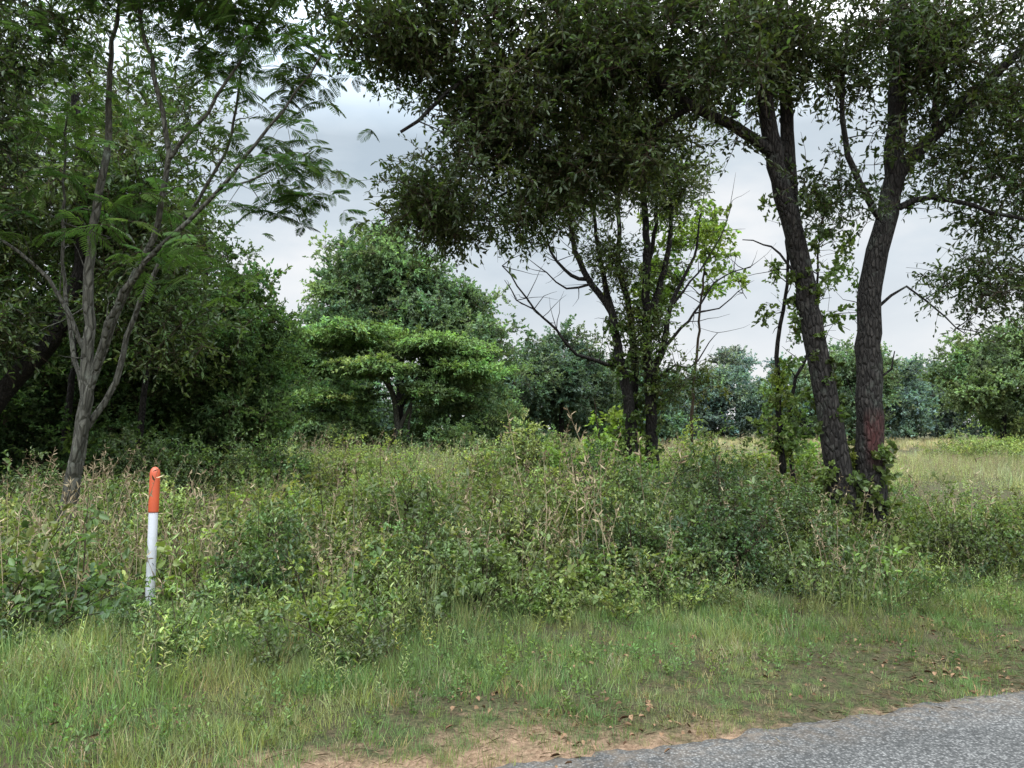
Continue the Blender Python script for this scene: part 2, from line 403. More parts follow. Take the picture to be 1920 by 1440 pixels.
def build_road():
    E = np.array([.951, .309]); t = np.concatenate([np.linspace(-150, -8, 60), np.arange(-7.95, 14, .04), np.linspace(14.2, 150, 60)])
    nz = np.array([noise.noise(Vector((x * 1.1, 3, 0))) * .09 + noise.noise(Vector((x * 6, 9, 0))) * .05 + noise.noise(Vector((x * 18, 9, 4))) * .03 for x in t])
    rows = []
    for off, z, jit in ((nz - .0, -.03, 0), (nz - .02, .008, 0), (nz - .12, .022, 0), (-1.6, .035, 0), (-3.4, .05, 0), (-5.2, .035, 0), (-6.8, .015, 0), (-6.83, -.05, 0)):
        off = off * np.ones_like(t)
        P = np.array([-.4, 3.5]) + t[:, None] * E + off[:, None] * RN
        rows.append(np.concatenate([P, np.full((len(t), 1), z)], 1))
    V = np.stack(rows, 1); k = len(rows); n = len(t)
    i = np.arange(n - 1)[:, None] * k + np.arange(k - 1)[None]
    F = np.stack([i, i + 1, i + k + 1, i + k], -1)
    mb = MB(); mb.add(V, F[..., ::-1])
    m, nt, out = newmat('worn_asphalt')
    g = nn(nt, 'ShaderNodeNewGeometry')
    v = nn(nt, 'ShaderNodeTexVoronoi'); v.inputs['Scale'].default_value = 80; nt.links.new(g.outputs['Position'], v.inputs['Vector'])
    sp = nn(nt, 'ShaderNodeSeparateColor'); nt.links.new(v.outputs['Color'], sp.inputs[0])
    fine = noise_(nt, g.outputs['Position'], 160, 3, .7); big = noise_(nt, g.outputs['Position'], 1.6, 6, .6)
    agg = mixrgb(nt, (.06, .059, .057), (.21, .203, .193), maprange(nt, sp.outputs[0], .15, 1.0))
    pit = maprange(nt, v.outputs['Distance'], .25, .6, 1, .3)
    c = mixrgb(nt, (.035, .035, .034), agg, pit)
    c = mixrgb(nt, c, (.7, .7, .7), maprange(nt, big, .35, .65), 'MULTIPLY')
    dp = nn(nt, 'ShaderNodeVectorMath', operation='DOT_PRODUCT'); nt.links.new(g.outputs['Position'], dp.inputs[0]); dp.inputs[1].default_value = (RN[0], RN[1], 0)
    sr = math_(nt, 'ADD', dp.outputs['Value'], -(-.4 * RN[0] + 3.5 * RN[1]))
    med = noise_(nt, g.outputs['Position'], 11, 6, .7)
    dust = math_(nt, 'MULTIPLY', maprange(nt, sr, -.4, .0), maprange(nt, med, .4, .65))
    c = mixrgb(nt, c, (.15, .11, .075), math_(nt, 'MULTIPLY', dust, .6))
    cr = nn(nt, 'ShaderNodeTexVoronoi', feature='DISTANCE_TO_EDGE'); cr.inputs['Scale'].default_value = 1.1
    wv = nn(nt, 'ShaderNodeVectorMath', operation='MULTIPLY_ADD')
    ncol = nn(nt, 'ShaderNodeTexNoise'); ncol.inputs['Scale'].default_value = 4; ncol.inputs['Detail'].default_value = 6
    nt.links.new(g.outputs['Position'], ncol.inputs['Vector'])
    nt.links.new(ncol.outputs['Color'], wv.inputs[0]); wv.inputs[1].default_value = (.5, .5, .5); nt.links.new(g.outputs['Position'], wv.inputs[2])
    nt.links.new(wv.outputs[0], cr.inputs['Vector'])
    crack = math_(nt, 'MULTIPLY', maprange(nt, cr.outputs['Distance'], .0, .009, 1, 0), maprange(nt, big, .45, .6))
    c = mixrgb(nt, c, (.025, .025, .025), math_(nt, 'MULTIPLY', crack, .8))
    p = nn(nt, 'ShaderNodeBsdfPrincipled'); nt.links.new(c, p.inputs['Base Color']); p.inputs['Roughness'].default_value = .9
    p.inputs['Specular IOR Level'].default_value = .15
    b = nn(nt, 'ShaderNodeBump'); b.inputs['Strength'].default_value = .7; b.inputs['Distance'].default_value = .005
    nt.links.new(math_(nt, 'ADD', math_(nt, 'MULTIPLY', v.outputs['Distance'], -1.0), fine), b.inputs['Height']); nt.links.new(b.outputs[0], p.inputs['Normal'])
    nt.links.new(p.outputs[0], out.inputs[0])
    o = bpy.data.objects.new('road', mb.mesh('road', [m])); COL.objects.link(o)

build_ground(); build_road()

# ------------------------------------------------------------------ trees
def smooth_path(pts, step=.22, jit=.02):
    P = [Vector(p[:3]) for p in pts]
    P = [P[0] * 2 - P[1]] + P + [P[-1] * 2 - P[-2]]
    out = []
    for i in range(1, len(P) - 2):
        n = max(2, int((P[i + 1] - P[i]).length / step))
        for k in range(n):
            t = k / n
            a, b, c, d = P[i - 1], P[i], P[i + 1], P[i + 2]
            out.append(.5 * ((2 * b) + (c - a) * t + (2 * a - 5 * b + 4 * c - d) * t * t + (3 * b - a - 3 * c + d) * t ** 3))
    out.append(P[-2])
    o = np.array([list(v) for v in out])
    if jit: o[1:] += rng.normal(0, jit, (len(o) - 1, 3))
    return o

def blob_points(blobs, thr=-.12, freq=.9, shell=.35):
    pts = []
    for (c, r, n) in blobs:
        c = np.array(c); r = np.array(r); k = 0; tries = 0
        while k < n and tries < n * 8:
            tries += 1
            d = rng.normal(size=3); d /= np.linalg.norm(d)
            q = rng.uniform(shell ** 3, 1) ** (1 / 3)
            q *= 1 + .5 * noise.noise(Vector(d * 1.7 + c))
            p = c + d * r * q
            if p[2] < .3: continue
            if noise.noise(Vector(p) * freq) < thr: continue
            pts.append(p); k += 1
    return np.array(pts)

def grow(name, limbs, blobs, tmpl, tint, bark, per=3, spread=.25, thr=-.12, freq=.9, kr=.010, sc=1.0, fseg=.3, tilt=.7, extra_bare=0, shell=.35, tmin=.7, tmax=1.3, kside=10, rough=.07, zsp=.7):
    mb = MB(); nodes = []; nrad = []
    for L in limbs:
        pts, r0, r1 = L[:3]
        P = smooth_path(pts, .2 if len(L) < 4 else L[3], .012)
        t = np.linspace(0, 1, len(P)); R = r0 + (r1 - r0) * t ** .8
        if pts[0][2] <= .15: R = R * (1 + .55 * np.exp(-t * len(P) * .2 / .35))
        tube(mb, P, R, kside if r0 > .06 else 6, 0, rough if r0 > .06 else .03)
        nodes.append(P); nrad.append(R)
    N = np.concatenate(nodes); Rn = np.concatenate(nrad)
    T = blob_points(blobs, thr, freq, shell) if blobs else np.zeros((0, 3))
    if len(T):
        d0 = np.array([np.min(np.linalg.norm(N - p, axis=1)) for p in T]); T = T[np.argsort(d0)]
    LP = []
    lo = N[:, 2] > (1.2 if N[:, 2].max() > 4 else .1)
    N = N[lo]; Rn = Rn[lo]
    for p in T:
        dv = N - p; dd = np.linalg.norm(dv, axis=1); cost = dd + .5 * np.maximum(0, dv[:, 2])
        j = int(np.argmin(cost)); a = N[j]; dist = dd[j]
        n = max(3, int(dist / fseg) + 2); t = np.linspace(0, 1, n)[:, None]
        off = rng.normal(0, .13, 3) * dist + np.array([0, 0, .10 * dist])
        P = a + (p - a) * t + off * np.sin(np.pi * t)
        P[1:-1] += rng.normal(0, .025 * min(dist, 2), (n - 2, 3))
        r0 = min(Rn[j] * .75, .004 + kr * dist); R = np.linspace(r0, max(.003, r0 * .3), n)
        tube(mb, P, R, 5 if r0 > .02 else 4, 0)
        N = np.concatenate([N, P[1:]]); Rn = np.concatenate([Rn, R[1:]])
        LP.append(p + rng.normal(0, spread, (per, 3)) * np.array([1, 1, zsp]))
        if rng.random() < .5:
            h = P[n // 2:]
            LP.append(h[rng.integers(0, len(h), 1)] + rng.normal(0, spread * .4, (1, 3)))
    for q in range(extra_bare):
        j = rng.integers(0, len(N)); a = N[j]; d = rdir(1, .5)[0]; l = rng.uniform(.3, .9); t = np.linspace(0, 1, 5)[:, None]
        P = a + d * l * t + rng.normal(0, .15, 3) * l * t ** 2 + rng.normal(0, .02, (5, 3)) * t
        tube(mb, P, np.linspace(min(.01, Rn[j]), .002, 5), 4, 0)
    o = bpy.data.objects.new(name, mb.mesh(name, [bark])); COL.objects.link(o)
    if LP:
        LPa = np.concatenate(LP)
        scatter('foliage', tmpl, LPa, tint, parent=o, scl=sc, tilt=tilt, smin=tmin, smax=tmax)
    return o

OAKT = (.032, .046, .017)
grow('oak_tree', [
    ([(4.12, 9.3, -.1), (4.05, 9.3, .94), (3.88, 9.3, 2.26), (3.75, 9.3, 2.95), (3.62, 9.3, 3.75), (3.42, 9.25, 4.5), (3.25, 9.2, 5.3), (3.15, 9.1, 6.1), (3.05, 9.0, 7.2), (2.8, 9, 9.0), (2.6, 9, 10.5)], .175, .05),
    ([(3.60, 9.35, 3.8), (3.60, 9.5, 4.6), (3.62, 9.6, 5.3), (3.62, 9.7, 6.2), (3.6, 9.8, 7.2), (3.8, 10, 9.2)], .115, .04),
    ([(3.25, 9.2, 5.05), (2.75, 9.1, 5.35), (2.2, 8.9, 5.5), (1.5, 8.7, 5.9), (.6, 8.6, 6.1), (-.4, 8.5, 5.75), (-1.3, 8.5, 5.0)], .075, .018),
    ([(2.2, 8.9, 5.5), (1.4, 9.2, 5.2), (.6, 9.3, 5.05), (0, 9.3, 4.6), (-.5, 9.3, 4.3)], .04, .012),
    ([(3.1, 9.0, 6.6), (2.2, 8.6, 7.2), (1.0, 8.2, 7.4), (-.4, 8, 7.1), (-1.8, 8.2, 6.9)], .07, .02),
    ([(3.7, 9.3, 3.3), (3.35, 9.2, 3.75), (3.1, 9.1, 3.85), (2.85, 9.1, 3.9)], .022, .006),
    ], [
    ((-.55, 9.0, 4.5), (1.1, .9, .5), 58), ((.4, 9.0, 5.1), (1.1, 1.0, .6), 62),
    ((.2, 8.8, 6.2), (1.9, 1.2, .8), 120), ((-1.3, 8.6, 6.5), (.9, 1.0, .6), 34),
    ((1.8, 8.8, 5.9), (1.2, 1.1, .8), 66), ((2.8, 9.2, 6.6), (1.6, 1.2, .7), 60),
    ((1.2, 8.9, 8.0), (3.0, 2.0, 1.1), 50), ((2.9, 9.1, 9.8), (2.4, 2.2, 1.4), 20),
    ((1.3, 9.4, 4.95), (.8, .7, .4), 20)],
    C_OAK, OAKT, M_BARK, per=3, spread=.2, thr=.02, freq=1.4, extra_bare=90)
grow('oak_tree', [
    ([(4.48, 9.35, -.1), (4.45, 9.35, 1.27), (4.51, 9.4, 2.8), (4.61, 9.4, 3.6), (4.80, 9.4, 4.35), (4.91, 9.4, 5.05), (4.97, 9.4, 5.9), (5.0, 9.4, 6.9), (5.1, 9.4, 8.6), (5.0, 9.4, 10.6)], .19, .06),
    ([(4.88, 9.4, 4.75), (5.4, 9.3, 5.35), (5.9, 9.2, 5.85), (6.5, 9.1, 6.4), (7.5, 9, 7.1)], .10, .03),
    ([(4.95, 9.4, 4.4), (5.3, 9.3, 4.5), (5.7, 9.1, 4.35), (6.4, 8.9, 4.05), (7.2, 8.8, 3.9)], .045, .012),
    ([(4.62, 9.4, 3.1), (4.95, 9.3, 3.35), (5.35, 9.2, 2.95), (5.6, 9.2, 2.75)], .022, .006),
    ([(4.55, 9.4, 2.1), (4.72, 9.3, 2.35), (4.78, 9.3, 2.55)], .02, .006),
    ([(4.75, 9.4, 4.2), (4.4, 9.3, 4.7), (4.2, 9.3, 5.5), (4.3, 9.3, 6.8)], .05, .02),
    ([(5.4, 9.3, 5.35), (5.5, 9.4, 6.2), (5.8, 9.5, 7.4)], .05, .02),
    ], [
    ((4.3, 9.3, 6.5), (1.4, 1.2, .7), 66), ((6.0, 9.2, 6.0), (1.2, 1.2, 1.0), 56), ((6.6, 9.2, 4.7), (1.0, 1.1, .9), 34),
    ((6.2, 9.2, 3.4), (.9, .9, .4), 20), ((5.3, 9.2, 8.2), (2.4, 2.2, 1.2), 36), ((4.9, 9.4, 10), (2.2, 2.2, 1.3), 20),
    ((7.6, 9.2, 6), (1.3, 1.6, 1.8), 34), ((4.3, 9.2, 4.6), (.6, .6, .7), 10), ((5.7, 9.2, 4.9), (.6, .6, .5), 9)],
    C_OAK, OAKT, M_BARK, per=3, spread=.22, thr=.02, freq=1.4, extra_bare=140)
grow('sapling_tree', [
    ([(3.72, 10.4, -.1), (3.75, 10.4, 1.2), (3.7, 10.4, 2.4), (3.85, 10.4, 3.6), (3.9, 10.4, 4.6)], .06, .015),
    ([(4.0, 10.6, -.1), (3.95, 10.6, 1.4), (4.02, 10.6, 2.3), (4.35, 10.6, 3.0), (4.4, 10.6, 4.2)], .045, .012)],
    [((3.75, 10.4, 2.3), (.35, .35, 1.2), 12), ((3.9, 10.4, 4.1), (.8, .6, .8), 14), ((4.3, 10.5, 3.2), (.5, .5, .7), 8)],
    C_OAKB, (.06, .085, .028), M_BARK_DARK, per=2, spread=.15, sc=.5, extra_bare=50)

ctr = [
    ([(2.50, 15, -.1), (2.46, 15, .6), (2.38, 15, 1.6), (2.33, 15, 2.3), (2.14, 15, 3.2), (2.03, 15, 3.9), (1.75, 15, 4.3), (1.45, 15, 4.75), (1.18, 14.8, 5.6), (1.05, 14.8, 6.5)], .17, .03),
    ([(2.85, 15.1, -.1), (2.83, 15.1, .8), (2.78, 15.1, 2.67), (2.73, 15.1, 4.27), (2.73, 15, 5.88), (2.57, 15, 7.1), (2.5, 15, 8.4)], .15, .04),
    ([(2.48, 15.3, 1.8), (2.52, 15.3, 2.8), (2.42, 15.3, 4.0), (2.2, 15.3, 5.0), (2.2, 15.3, 6.2), (1.9, 15.4, 7.5)], .10, .03),
    ([(2.05, 15, 3.6), (1.9, 15.2, 4.6), (1.75, 15.3, 5.6), (1.7, 15.3, 6.8)], .08, .02),
    ([(1.55, 15, 4.6), (1.2, 15.1, 4.7), (.8, 15.1, 5.2), (.6, 15.1, 6.0)], .05, .012),
    ([(2.75, 15.1, 3.6), (3.0, 15.1, 4.4), (3.2, 15.1, 5.2), (3.3, 15.1, 6.2), (3.7, 15.1, 7.4)], .09, .02),
    ([(2.78, 15.1, 2.6), (3.1, 15.1, 3.3), (3.3, 15.2, 4.2), (3.75, 15.2, 5.1), (3.9, 15.2, 6.0)], .08, .015),
    ([(2.74, 15.1, 4.6), (2.95, 15.2, 5.6), (3.0, 15.2, 6.6), (3.05, 15.2, 8)], .06, .02),
    ([(2.2, 15, 2.8), (1.9, 14.9, 2.86), (1.55, 14.8, 2.95), (1.28, 14.7, 3.05), (1.0, 14.6, 3.35), (.75, 14.6, 3.65), (.43, 14.5, 3.9), (.1, 14.4, 4.35), (-.2, 14.4, 4.75)], .05, .012),
    ([(.43, 14.5, 3.9), (.1, 14.5, 4.1), (-.15, 14.6, 4.5)], .018, .006),
    ([(2.95, 15.1, 3.0), (3.3, 15.1, 3.45), (3.7, 15, 3.9), (4.1, 15, 4.5), (4.5, 15, 4.75), (4.85, 15, 4.85)], .04, .008),
    ([(3.7, 15, 3.9), (4.2, 15, 4.0), (4.6, 15, 4.35), (4.75, 15, 4.2)], .02, .006),
    ([(2.85, 15, 2.5), (3.3, 15, 2.85), (3.6, 15, 2.8), (4.0, 15, 3.3), (4.15, 15, 3.5)], .03, .006),
    ([(3.2, 15.1, 4.0), (3.9, 15, 4.9), (4.3, 15, 5.6), (4.5, 15, 6.2)], .03, .006),
    ([(1.6, 15, 4.5), (1.1, 15, 4.4), (.7, 15, 4.75), (.35, 15, 5.0)], .03, .006),
]
grow('oak_tree', ctr, [
    ((2.0, 15, 6.9), (1.8, 1.4, 1.0), 60), ((1.0, 15, 6.1), (.9, 1, .6), 14), ((2.6, 15, 8.2), (2.0, 1.6, 1.1), 45), ((3.2, 15, 6.4), (.9, 1, .7), 14),
    ((2.55, 15, 3.3), (.35, .4, .9), 14), ((2.5, 15, 5.0), (.8, .7, .6), 12), ((3.3, 15, 2.5), (.5, .4, .25), 8)],
    C_OAK, (.042, .058, .02), M_BARK_DARK, per=3, spread=.2, thr=-.02, freq=1.3, sc=1.15, extra_bare=480)
grow('mulberry_tree', [([(4.1, 17, -.1), (4.1, 17, 2), (4.3, 17, 4), (4.5, 17, 6)], .05, .02), ([(1.95, 16, -.1), (1.9, 16, 1.2), (1.75, 16, 2.2)], .04, .01)],
     [((4.2, 17, 5.3), (1.1, 1, 1.0), 18), ((3.6, 17, 4.8), (.7, .8, .6), 12), ((1.9, 16, 1.4), (.7, .8, .5), 16), ((3.9, 17, 6.3), (.7, .6, .4), 8)],
     C_OAKB, (.11, .155, .038), M_TWIG, per=2, spread=.22, thr=-.1, sc=.8)

mim = [
    ([(-5.30, 8.6, -.1), (-5.10, 8.6, .62), (-4.97, 8.6, 1.48), (-4.90, 8.6, 2.2), (-4.92, 8.6, 3.0), (-4.9, 8.6, 3.9), (-4.75, 8.6, 5.0), (-4.75, 8.6, 6.0), (-4.6, 8.6, 7.2)], .10, .016),
    ([(-5.10, 8.62, .6), (-4.92, 8.52, 1.4), (-4.80, 8.5, 2.1), (-4.4, 8.5, 3.2), (-4.05, 8.4, 3.95), (-3.9, 8.3, 4.7), (-4.0, 8.2, 5.4), (-4.25, 8.1, 6.6)], .06, .018),
    ([(-4.78, 8.5, 2.2), (-4.45, 8.3, 2.95), (-3.9, 8.1, 3.55), (-3.2, 7.9, 4.1), (-2.85, 7.8, 4.45), (-2.4, 7.7, 4.95), (-2.0, 7.6, 5.5)], .045, .010),
    ([(-4.97, 8.65, 1.5), (-4.7, 8.8, 2.1), (-4.55, 8.9, 2.9), (-4.3, 9.0, 3.6), (-3.9, 9.1, 4.4), (-3.5, 9.1, 5.2), (-3.4, 9.1, 6.2)], .04, .012),
    ([(-4.9, 8.6, 2.4), (-5.2, 8.5, 3.1), (-5.6, 8.4, 3.6), (-6.1, 8.3, 3.9), (-6.6, 8.2, 4.3)], .03, .010),
    ([(-4.95, 8.6, 2.0), (-5.3, 8.8, 3.0), (-5.5, 9, 4.2), (-5.5, 9, 5.6)], .03, .010),
    ([(-3.9, 8.3, 4.6), (-3.4, 8.1, 5.1), (-2.9, 8.0, 5.8), (-2.5, 7.9, 6.5)], .025, .008),
    ([(-3.2, 7.9, 4.1), (-2.6, 7.8, 4.3), (-2.1, 7.7, 4.5)], .016, .006),
]
grow('silk_tree', mim, [
    ((-4.3, 8.4, 6.2), (1.8, 1.2, .7), 36), ((-2.9, 8.0, 5.7), (1.2, .9, .7), 26), ((-2.4, 7.8, 4.3), (.7, .6, .45), 16), ((-5.6, 8.6, 5.2), (1.2, 1.0, 1.0), 18),
    ((-3.5, 8.3, 4.5), (.9, .8, .5), 11), ((-4.3, 8.5, 7.6), (2.4, 1.8, .6), 18), ((-5.2, 8.6, 3.8), (1.1, .8, .5), 6), ((-3.8, 8.2, 3.4), (.7, .5, .25), 7)],
    C_MIM, (.04, .07, .025), M_BARK_GREY, per=3, spread=.22, thr=-.1, tilt=.25, sc=.95, extra_bare=60)

grow('oak_tree', [
    ([(-11.2, 14.5, -.1), (-10.6, 14.5, 1.2), (-9.8, 14.5, 2.4), (-8.9, 14.4, 3.3), (-8.3, 14.2, 4.6), (-8.2, 14, 6.2), (-8.4, 14, 8)], .26, .07),
    ([(-11.4, 15, -.1), (-11.4, 15, 3), (-10.9, 15, 6), (-10.6, 15, 9)], .22, .07),
    ([(-10.2, 17, -.1), (-10.1, 17, 2), (-9.8, 17, 5)], .1, .05), ([(-8.6, 17, -.1), (-8.4, 17, 2), (-8.2, 17, 5)], .09, .05),
    ], [
    ((-9.4, 14.3, 6.2), (2.6, 2.0, 1.4), 100), ((-7.4, 14.3, 5.5), (1.4, 1.4, 1.1), 48), ((-9.5, 14.5, 8.8), (3.0, 2.4, 1.5), 50), ((-7.0, 13.8, 7.6), (1.5, 1.5, 1.0), 16),
    ((-11, 13.8, 4.0), (1.5, 1.5, 1.2), 45), ((-7.2, 14.6, 4.0), (1.4, 1.2, .8), 34), ((-9.6, 13.2, 3.4), (1.1, .8, .7), 20)],
    C_OAK, (.042, .062, .023), M_BARK_DARK, per=3, spread=.36, sc=1.55, kr=.012, thr=-.05)
grow('oak_tree', [([(-8.3, 7.2, -.1), (-8.2, 7.2, 3), (-7.9, 7.3, 5.2), (-7.2, 7.5, 6.6), (-6.0, 7.7, 7.4), (-4.5, 8, 7.8), (-3, 8, 7.7)], .24, .04),
     ([(-7.9, 7.3, 5.2), (-6.8, 7.5, 5.9), (-5.6, 7.7, 6.1)], .08, .02)],
     [((-6.2, 7.6, 6.0), (1.2, 1.1, .9), 56), ((-4.2, 7.9, 6.9), (1.6, 1.1, .45), 38), ((-2.4, 8.0, 6.9), (1.3, 1.1, .4), 34), ((-6.4, 7.6, 8), (2.6, 2, 1.0), 16), ((-6.6, 7.8, 4.6), (.9, .7, .8), 16)],
     C_OAK, (.028, .042, .016), M_BARK_DARK, per=3, spread=.2)
grow('cherry_tree', [([(-8.0, 19, -.1), (-7.9, 19, 2), (-7.9, 19, 4), (-7.8, 19, 6.5)], .16, .04), ([(-6.6, 19.5, -.1), (-6.6, 19.5, 2), (-6.4, 19.5, 4)], .1, .03)],
     [((-8.2, 19, 5.4), (1.6, 1.4, 1.5), 55), ((-7.2, 19, 3.7), (1.5, 1.3, 1.2), 52), ((-8.8, 18.6, 3.0), (1.6, 1.3, 1.4), 45), ((-6.9, 19, 1.7), (1.1, 1.1, 1.0), 34), ((-10, 19, 5), (2, 1.8, 2.2), 40), ((-8.6, 18, 1.1), (1.5, 1, .7), 36)],
     C_MID, (.046, .075, .03), M_BARK_DARK, per=3, spread=.4, sc=.62, shell=.5, thr=-.05)
grow('cedar_tree', [([(-10.5, 21, -.1), (-10.5, 21, 3), (-10.5, 21, 7)], .2, .05)],
     [((-10.5, 20, 2.0), (2.2, 1.4, 2.0), 60), ((-12.6, 19, 3.0), (2.4, 1.8, 2.8), 65), ((-13, 19, 7.5), (2.4, 1.8, 2.2), 35), ((-12, 17, 1.3), (2.2, 1.2, 1.0), 40)],
     C_MID, (.026, .042, .018), M_BARK_DARK, per=3, spread=.4, shell=.4, sc=.8)

grow('ash_tree', [([(-5.2, 34, -.1), (-5.1, 34, 3), (-5.0, 34, 6), (-4.8, 34, 9)], .25, .06), ([(-5.1, 34, 2.5), (-6.4, 34, 5), (-7, 34, 7.5)], .14, .05), ([(-5.1, 34, 2.5), (-3.6, 34, 5), (-2.9, 34, 7)], .14, .05)],
     [((-7.1, 34, 8.2), (1.4, 1.6, 1.7), 46), ((-5.3, 34, 8.9), (1.5, 1.7, 1.4), 50), ((-3.4, 34, 7.4), (1.4, 1.6, 1.5), 42), ((-7.6, 34, 6.1), (1.6, 1.6, 1.2), 34), ((-4.8, 34, 6.2), (2.8, 2.0, 1.2), 54), ((-1.5, 34, 4.8), (1.3, 1.6, 2.0), 42), ((-2.0, 34.5, 2.4), (2.0, 1.6, 1.8), 42)],
     C_MID, (.082, .118, .066), M_BARK_DARK, per=3, spread=.55, shell=.6, thr=-.05, freq=.8, kr=.014, sc=.95)
grow('silk_tree', [([(-4.6, 30, -.1), (-4.6, 30, 1.6), (-4.9, 30, 3.2), (-5.8, 30, 4.6)], .17, .05), ([(-4.6, 30, 1.4), (-3.8, 30, 3), (-3, 30, 4.3)], .1, .04), ([(-4.3, 30, -.1), (-4.1, 30, 2), (-3.9, 30, 3.5)], .08, .03)],
     [((-6.2, 30, 5.2), (2.3, 1.8, .2), 42), ((-3.6, 30, 4.8), (2.0, 1.8, .2), 38), ((-7.8, 30, 4.1), (1.4, 1.4, .2), 22), ((-2.2, 30, 3.8), (1.4, 1.5, .2), 22), ((-5.6, 29, 3.9), (1.8, 1.4, .15), 24), ((-6.9, 29.6, 2.8), (1.7, 1.3, .2), 22), ((-3.0, 29.5, 2.9), (1.2, 1.3, .2), 12), ((-7.8, 30, 1.6), (1.6, 1.3, .4), 20)],
     C_LAYER, (.092, .138, .06), M_BARK_GREY, per=3, spread=.35, tilt=.16, shell=.3, thr=-.15, kr=.012, zsp=.3)
grow('wild_plum_thicket', [([(-9, 29, -.1), (-9, 29, 1)], .05, .02), ([(-6.6, 28, -.1), (-6.6, 28, 1)], .04, .02), ([(-2.4, 29, -.1), (-2.4, 29, 1)], .04, .02), ([(-.5, 30, -.1), (-.5, 30, 1)], .04, .02)],
     [((-9.6, 29, 1.3), (1.6, 1, 1.0), 30), ((-7, 28.5, .9), (1.4, 1, .6), 22), ((-2.6, 29, .9), (1.4, 1, .6), 22), ((-.6, 30.5, 1.2), (1.5, 1, .9), 28), ((-5, 32, .9), (2.5, .8, .8), 24)],
     C_MID, (.062, .09, .042), M_BARK_DARK, per=3, spread=.4, sc=.7)
grow('oak_tree', [([(-9, 36, -.1), (-9, 36, 3)], .15, .06), ([(-9, 36, 2), (-10, 36, 4)], .1, .04)],
     [((-9.6, 36, 3.0), (1.8, 1.6, 1.8), 44), ((-11.4, 38, 4.2), (2.2, 2, 2.4), 50), ((-8.2, 36, 2), (1.4, 1.4, 1.3), 26)],
     C_MID, (.07, .105, .056), M_BARK_DARK, per=3, spread=.5, shell=.6)
grow('pine_tree', [([(3.3, 50, -.1), (3.3, 50, 6)], .25, .08), ([(.6, 48, -.1), (.6, 48, 5)], .2, .08)],
     [((3.2, 50, 5.6), (2.4, 2.2, 2.0), 60), ((5.0, 50, 3.8), (2.0, 2, 2.3), 45), ((1.6, 50, 3.6), (2.2, 2, 2.3), 45), ((.2, 48, 4.0), (1.4, 1.6, 2.2), 32)],
     C_FAR, (.055, .08, .055), M_BARK_DARK, per=3, spread=.6, sc=.6, shell=.6)
for (x, y, H, R, tn) in ((31.5, 48, 8.2, 3.8, (.09, .122, .062)), (28, 62, 8.6, 3.6, (.08, .112, .07)), (38, 44, 9.0, 4, (.078, .108, .056))):
    grow('oak_tree', [([(x, y, -.1), (x + .1, y, H * .5), (x, y, H * .8)], .22, .06), ([(x, y, H * .25), (x - R * .5, y, H * .55)], .12, .05), ([(x, y, H * .25), (x + R * .5, y, H * .6)], .12, .05)],
         [((x - R * .5, y, H * .6), (R * .6, R * .6, H * .2), 26), ((x + R * .5, y, H * .62), (R * .6, R * .6, H * .22), 26), ((x, y, H * .8), (R * .65, R * .65, H * .18), 30), ((x, y - .5, H * .45), (R * .9, R * .8, H * .2), 34), ((x, y, H * .2), (R, R * .7, H * .15), 12)],
         C_FAR, tn, M_BARK_DARK, per=3, spread=.6, sc=.62, shell=.6)

def distant(name, specs, tmpl, sc):
    mb = MB(); P = []; T = []
    for (x, y, H, R, tint) in specs:
        tube(mb, smooth_path([(x, y, -.2), (x + rng.normal(0, .2), y, H * .4), (x, y, H * .75)], 1.2, .05), .2, 6)
        nb = 7
        for b in range(nb):
            a = rng.uniform(0, 6.28); q = rng.uniform(.1, .65) * R; z = H * rng.uniform(.22, .85)
            rr = R * rng.uniform(.35, .6) * (1.15 - .5 * z / H)
            n = 14; d = rdir(n, .25); k = rng.uniform(.7, 1.1, (n, 1))
            P.append(np.array([x + q * math.cos(a), y + q * math.sin(a), z]) + d * k * rr * np.array([1, 1, .85])); T.append(np.tile(np.array(tint) * rng.uniform(.75, 1.25), (n, 1)))
        n = 18; P.append(np.stack([x + rng.normal(0, R * .6, n), y + rng.normal(0, R * .4, n), rng.uniform(.3, H * .4, n)], 1)); T.append(np.tile(np.array(tint) * .8, (n, 1)))
    P = np.concatenate(P); T = np.concatenate(T); k = P[:, 2] > .2
    o = bpy.data.objects.new(name, mb.mesh(name, [M_BARK_DARK])); COL.objects.link(o)
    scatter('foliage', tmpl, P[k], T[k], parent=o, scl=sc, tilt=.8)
sp = []
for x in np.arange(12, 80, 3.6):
    sp.append((x + rng.normal(0, .8), 88 + rng.normal(0, 3) - abs(x - 20) * .12, rng.uniform(6.6, 11.4), rng.uniform(2.4, 3.8), (.09, .125, .11)))  # pale bluish tint paints aerial haze into the leaf colour
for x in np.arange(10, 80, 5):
    sp.append((x + rng.normal(0, .8), 98 + rng.normal(0, 2), rng.uniform(10, 13.5), 4, (.095, .125, .125)))  # bluer still, distance haze put into the tint
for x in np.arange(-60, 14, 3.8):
    sp.append((x + rng.normal(0, .8), 62 + rng.normal(0, 3), rng.uniform(5, 8), rng.uniform(2.6, 3.6), (.06, .09, .065)))  # slight blue in the tint, painted haze
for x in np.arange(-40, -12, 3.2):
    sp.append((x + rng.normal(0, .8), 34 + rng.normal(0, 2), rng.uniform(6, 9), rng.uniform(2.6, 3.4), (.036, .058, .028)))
distant('distant_trees', sp, C_FAR, .95)

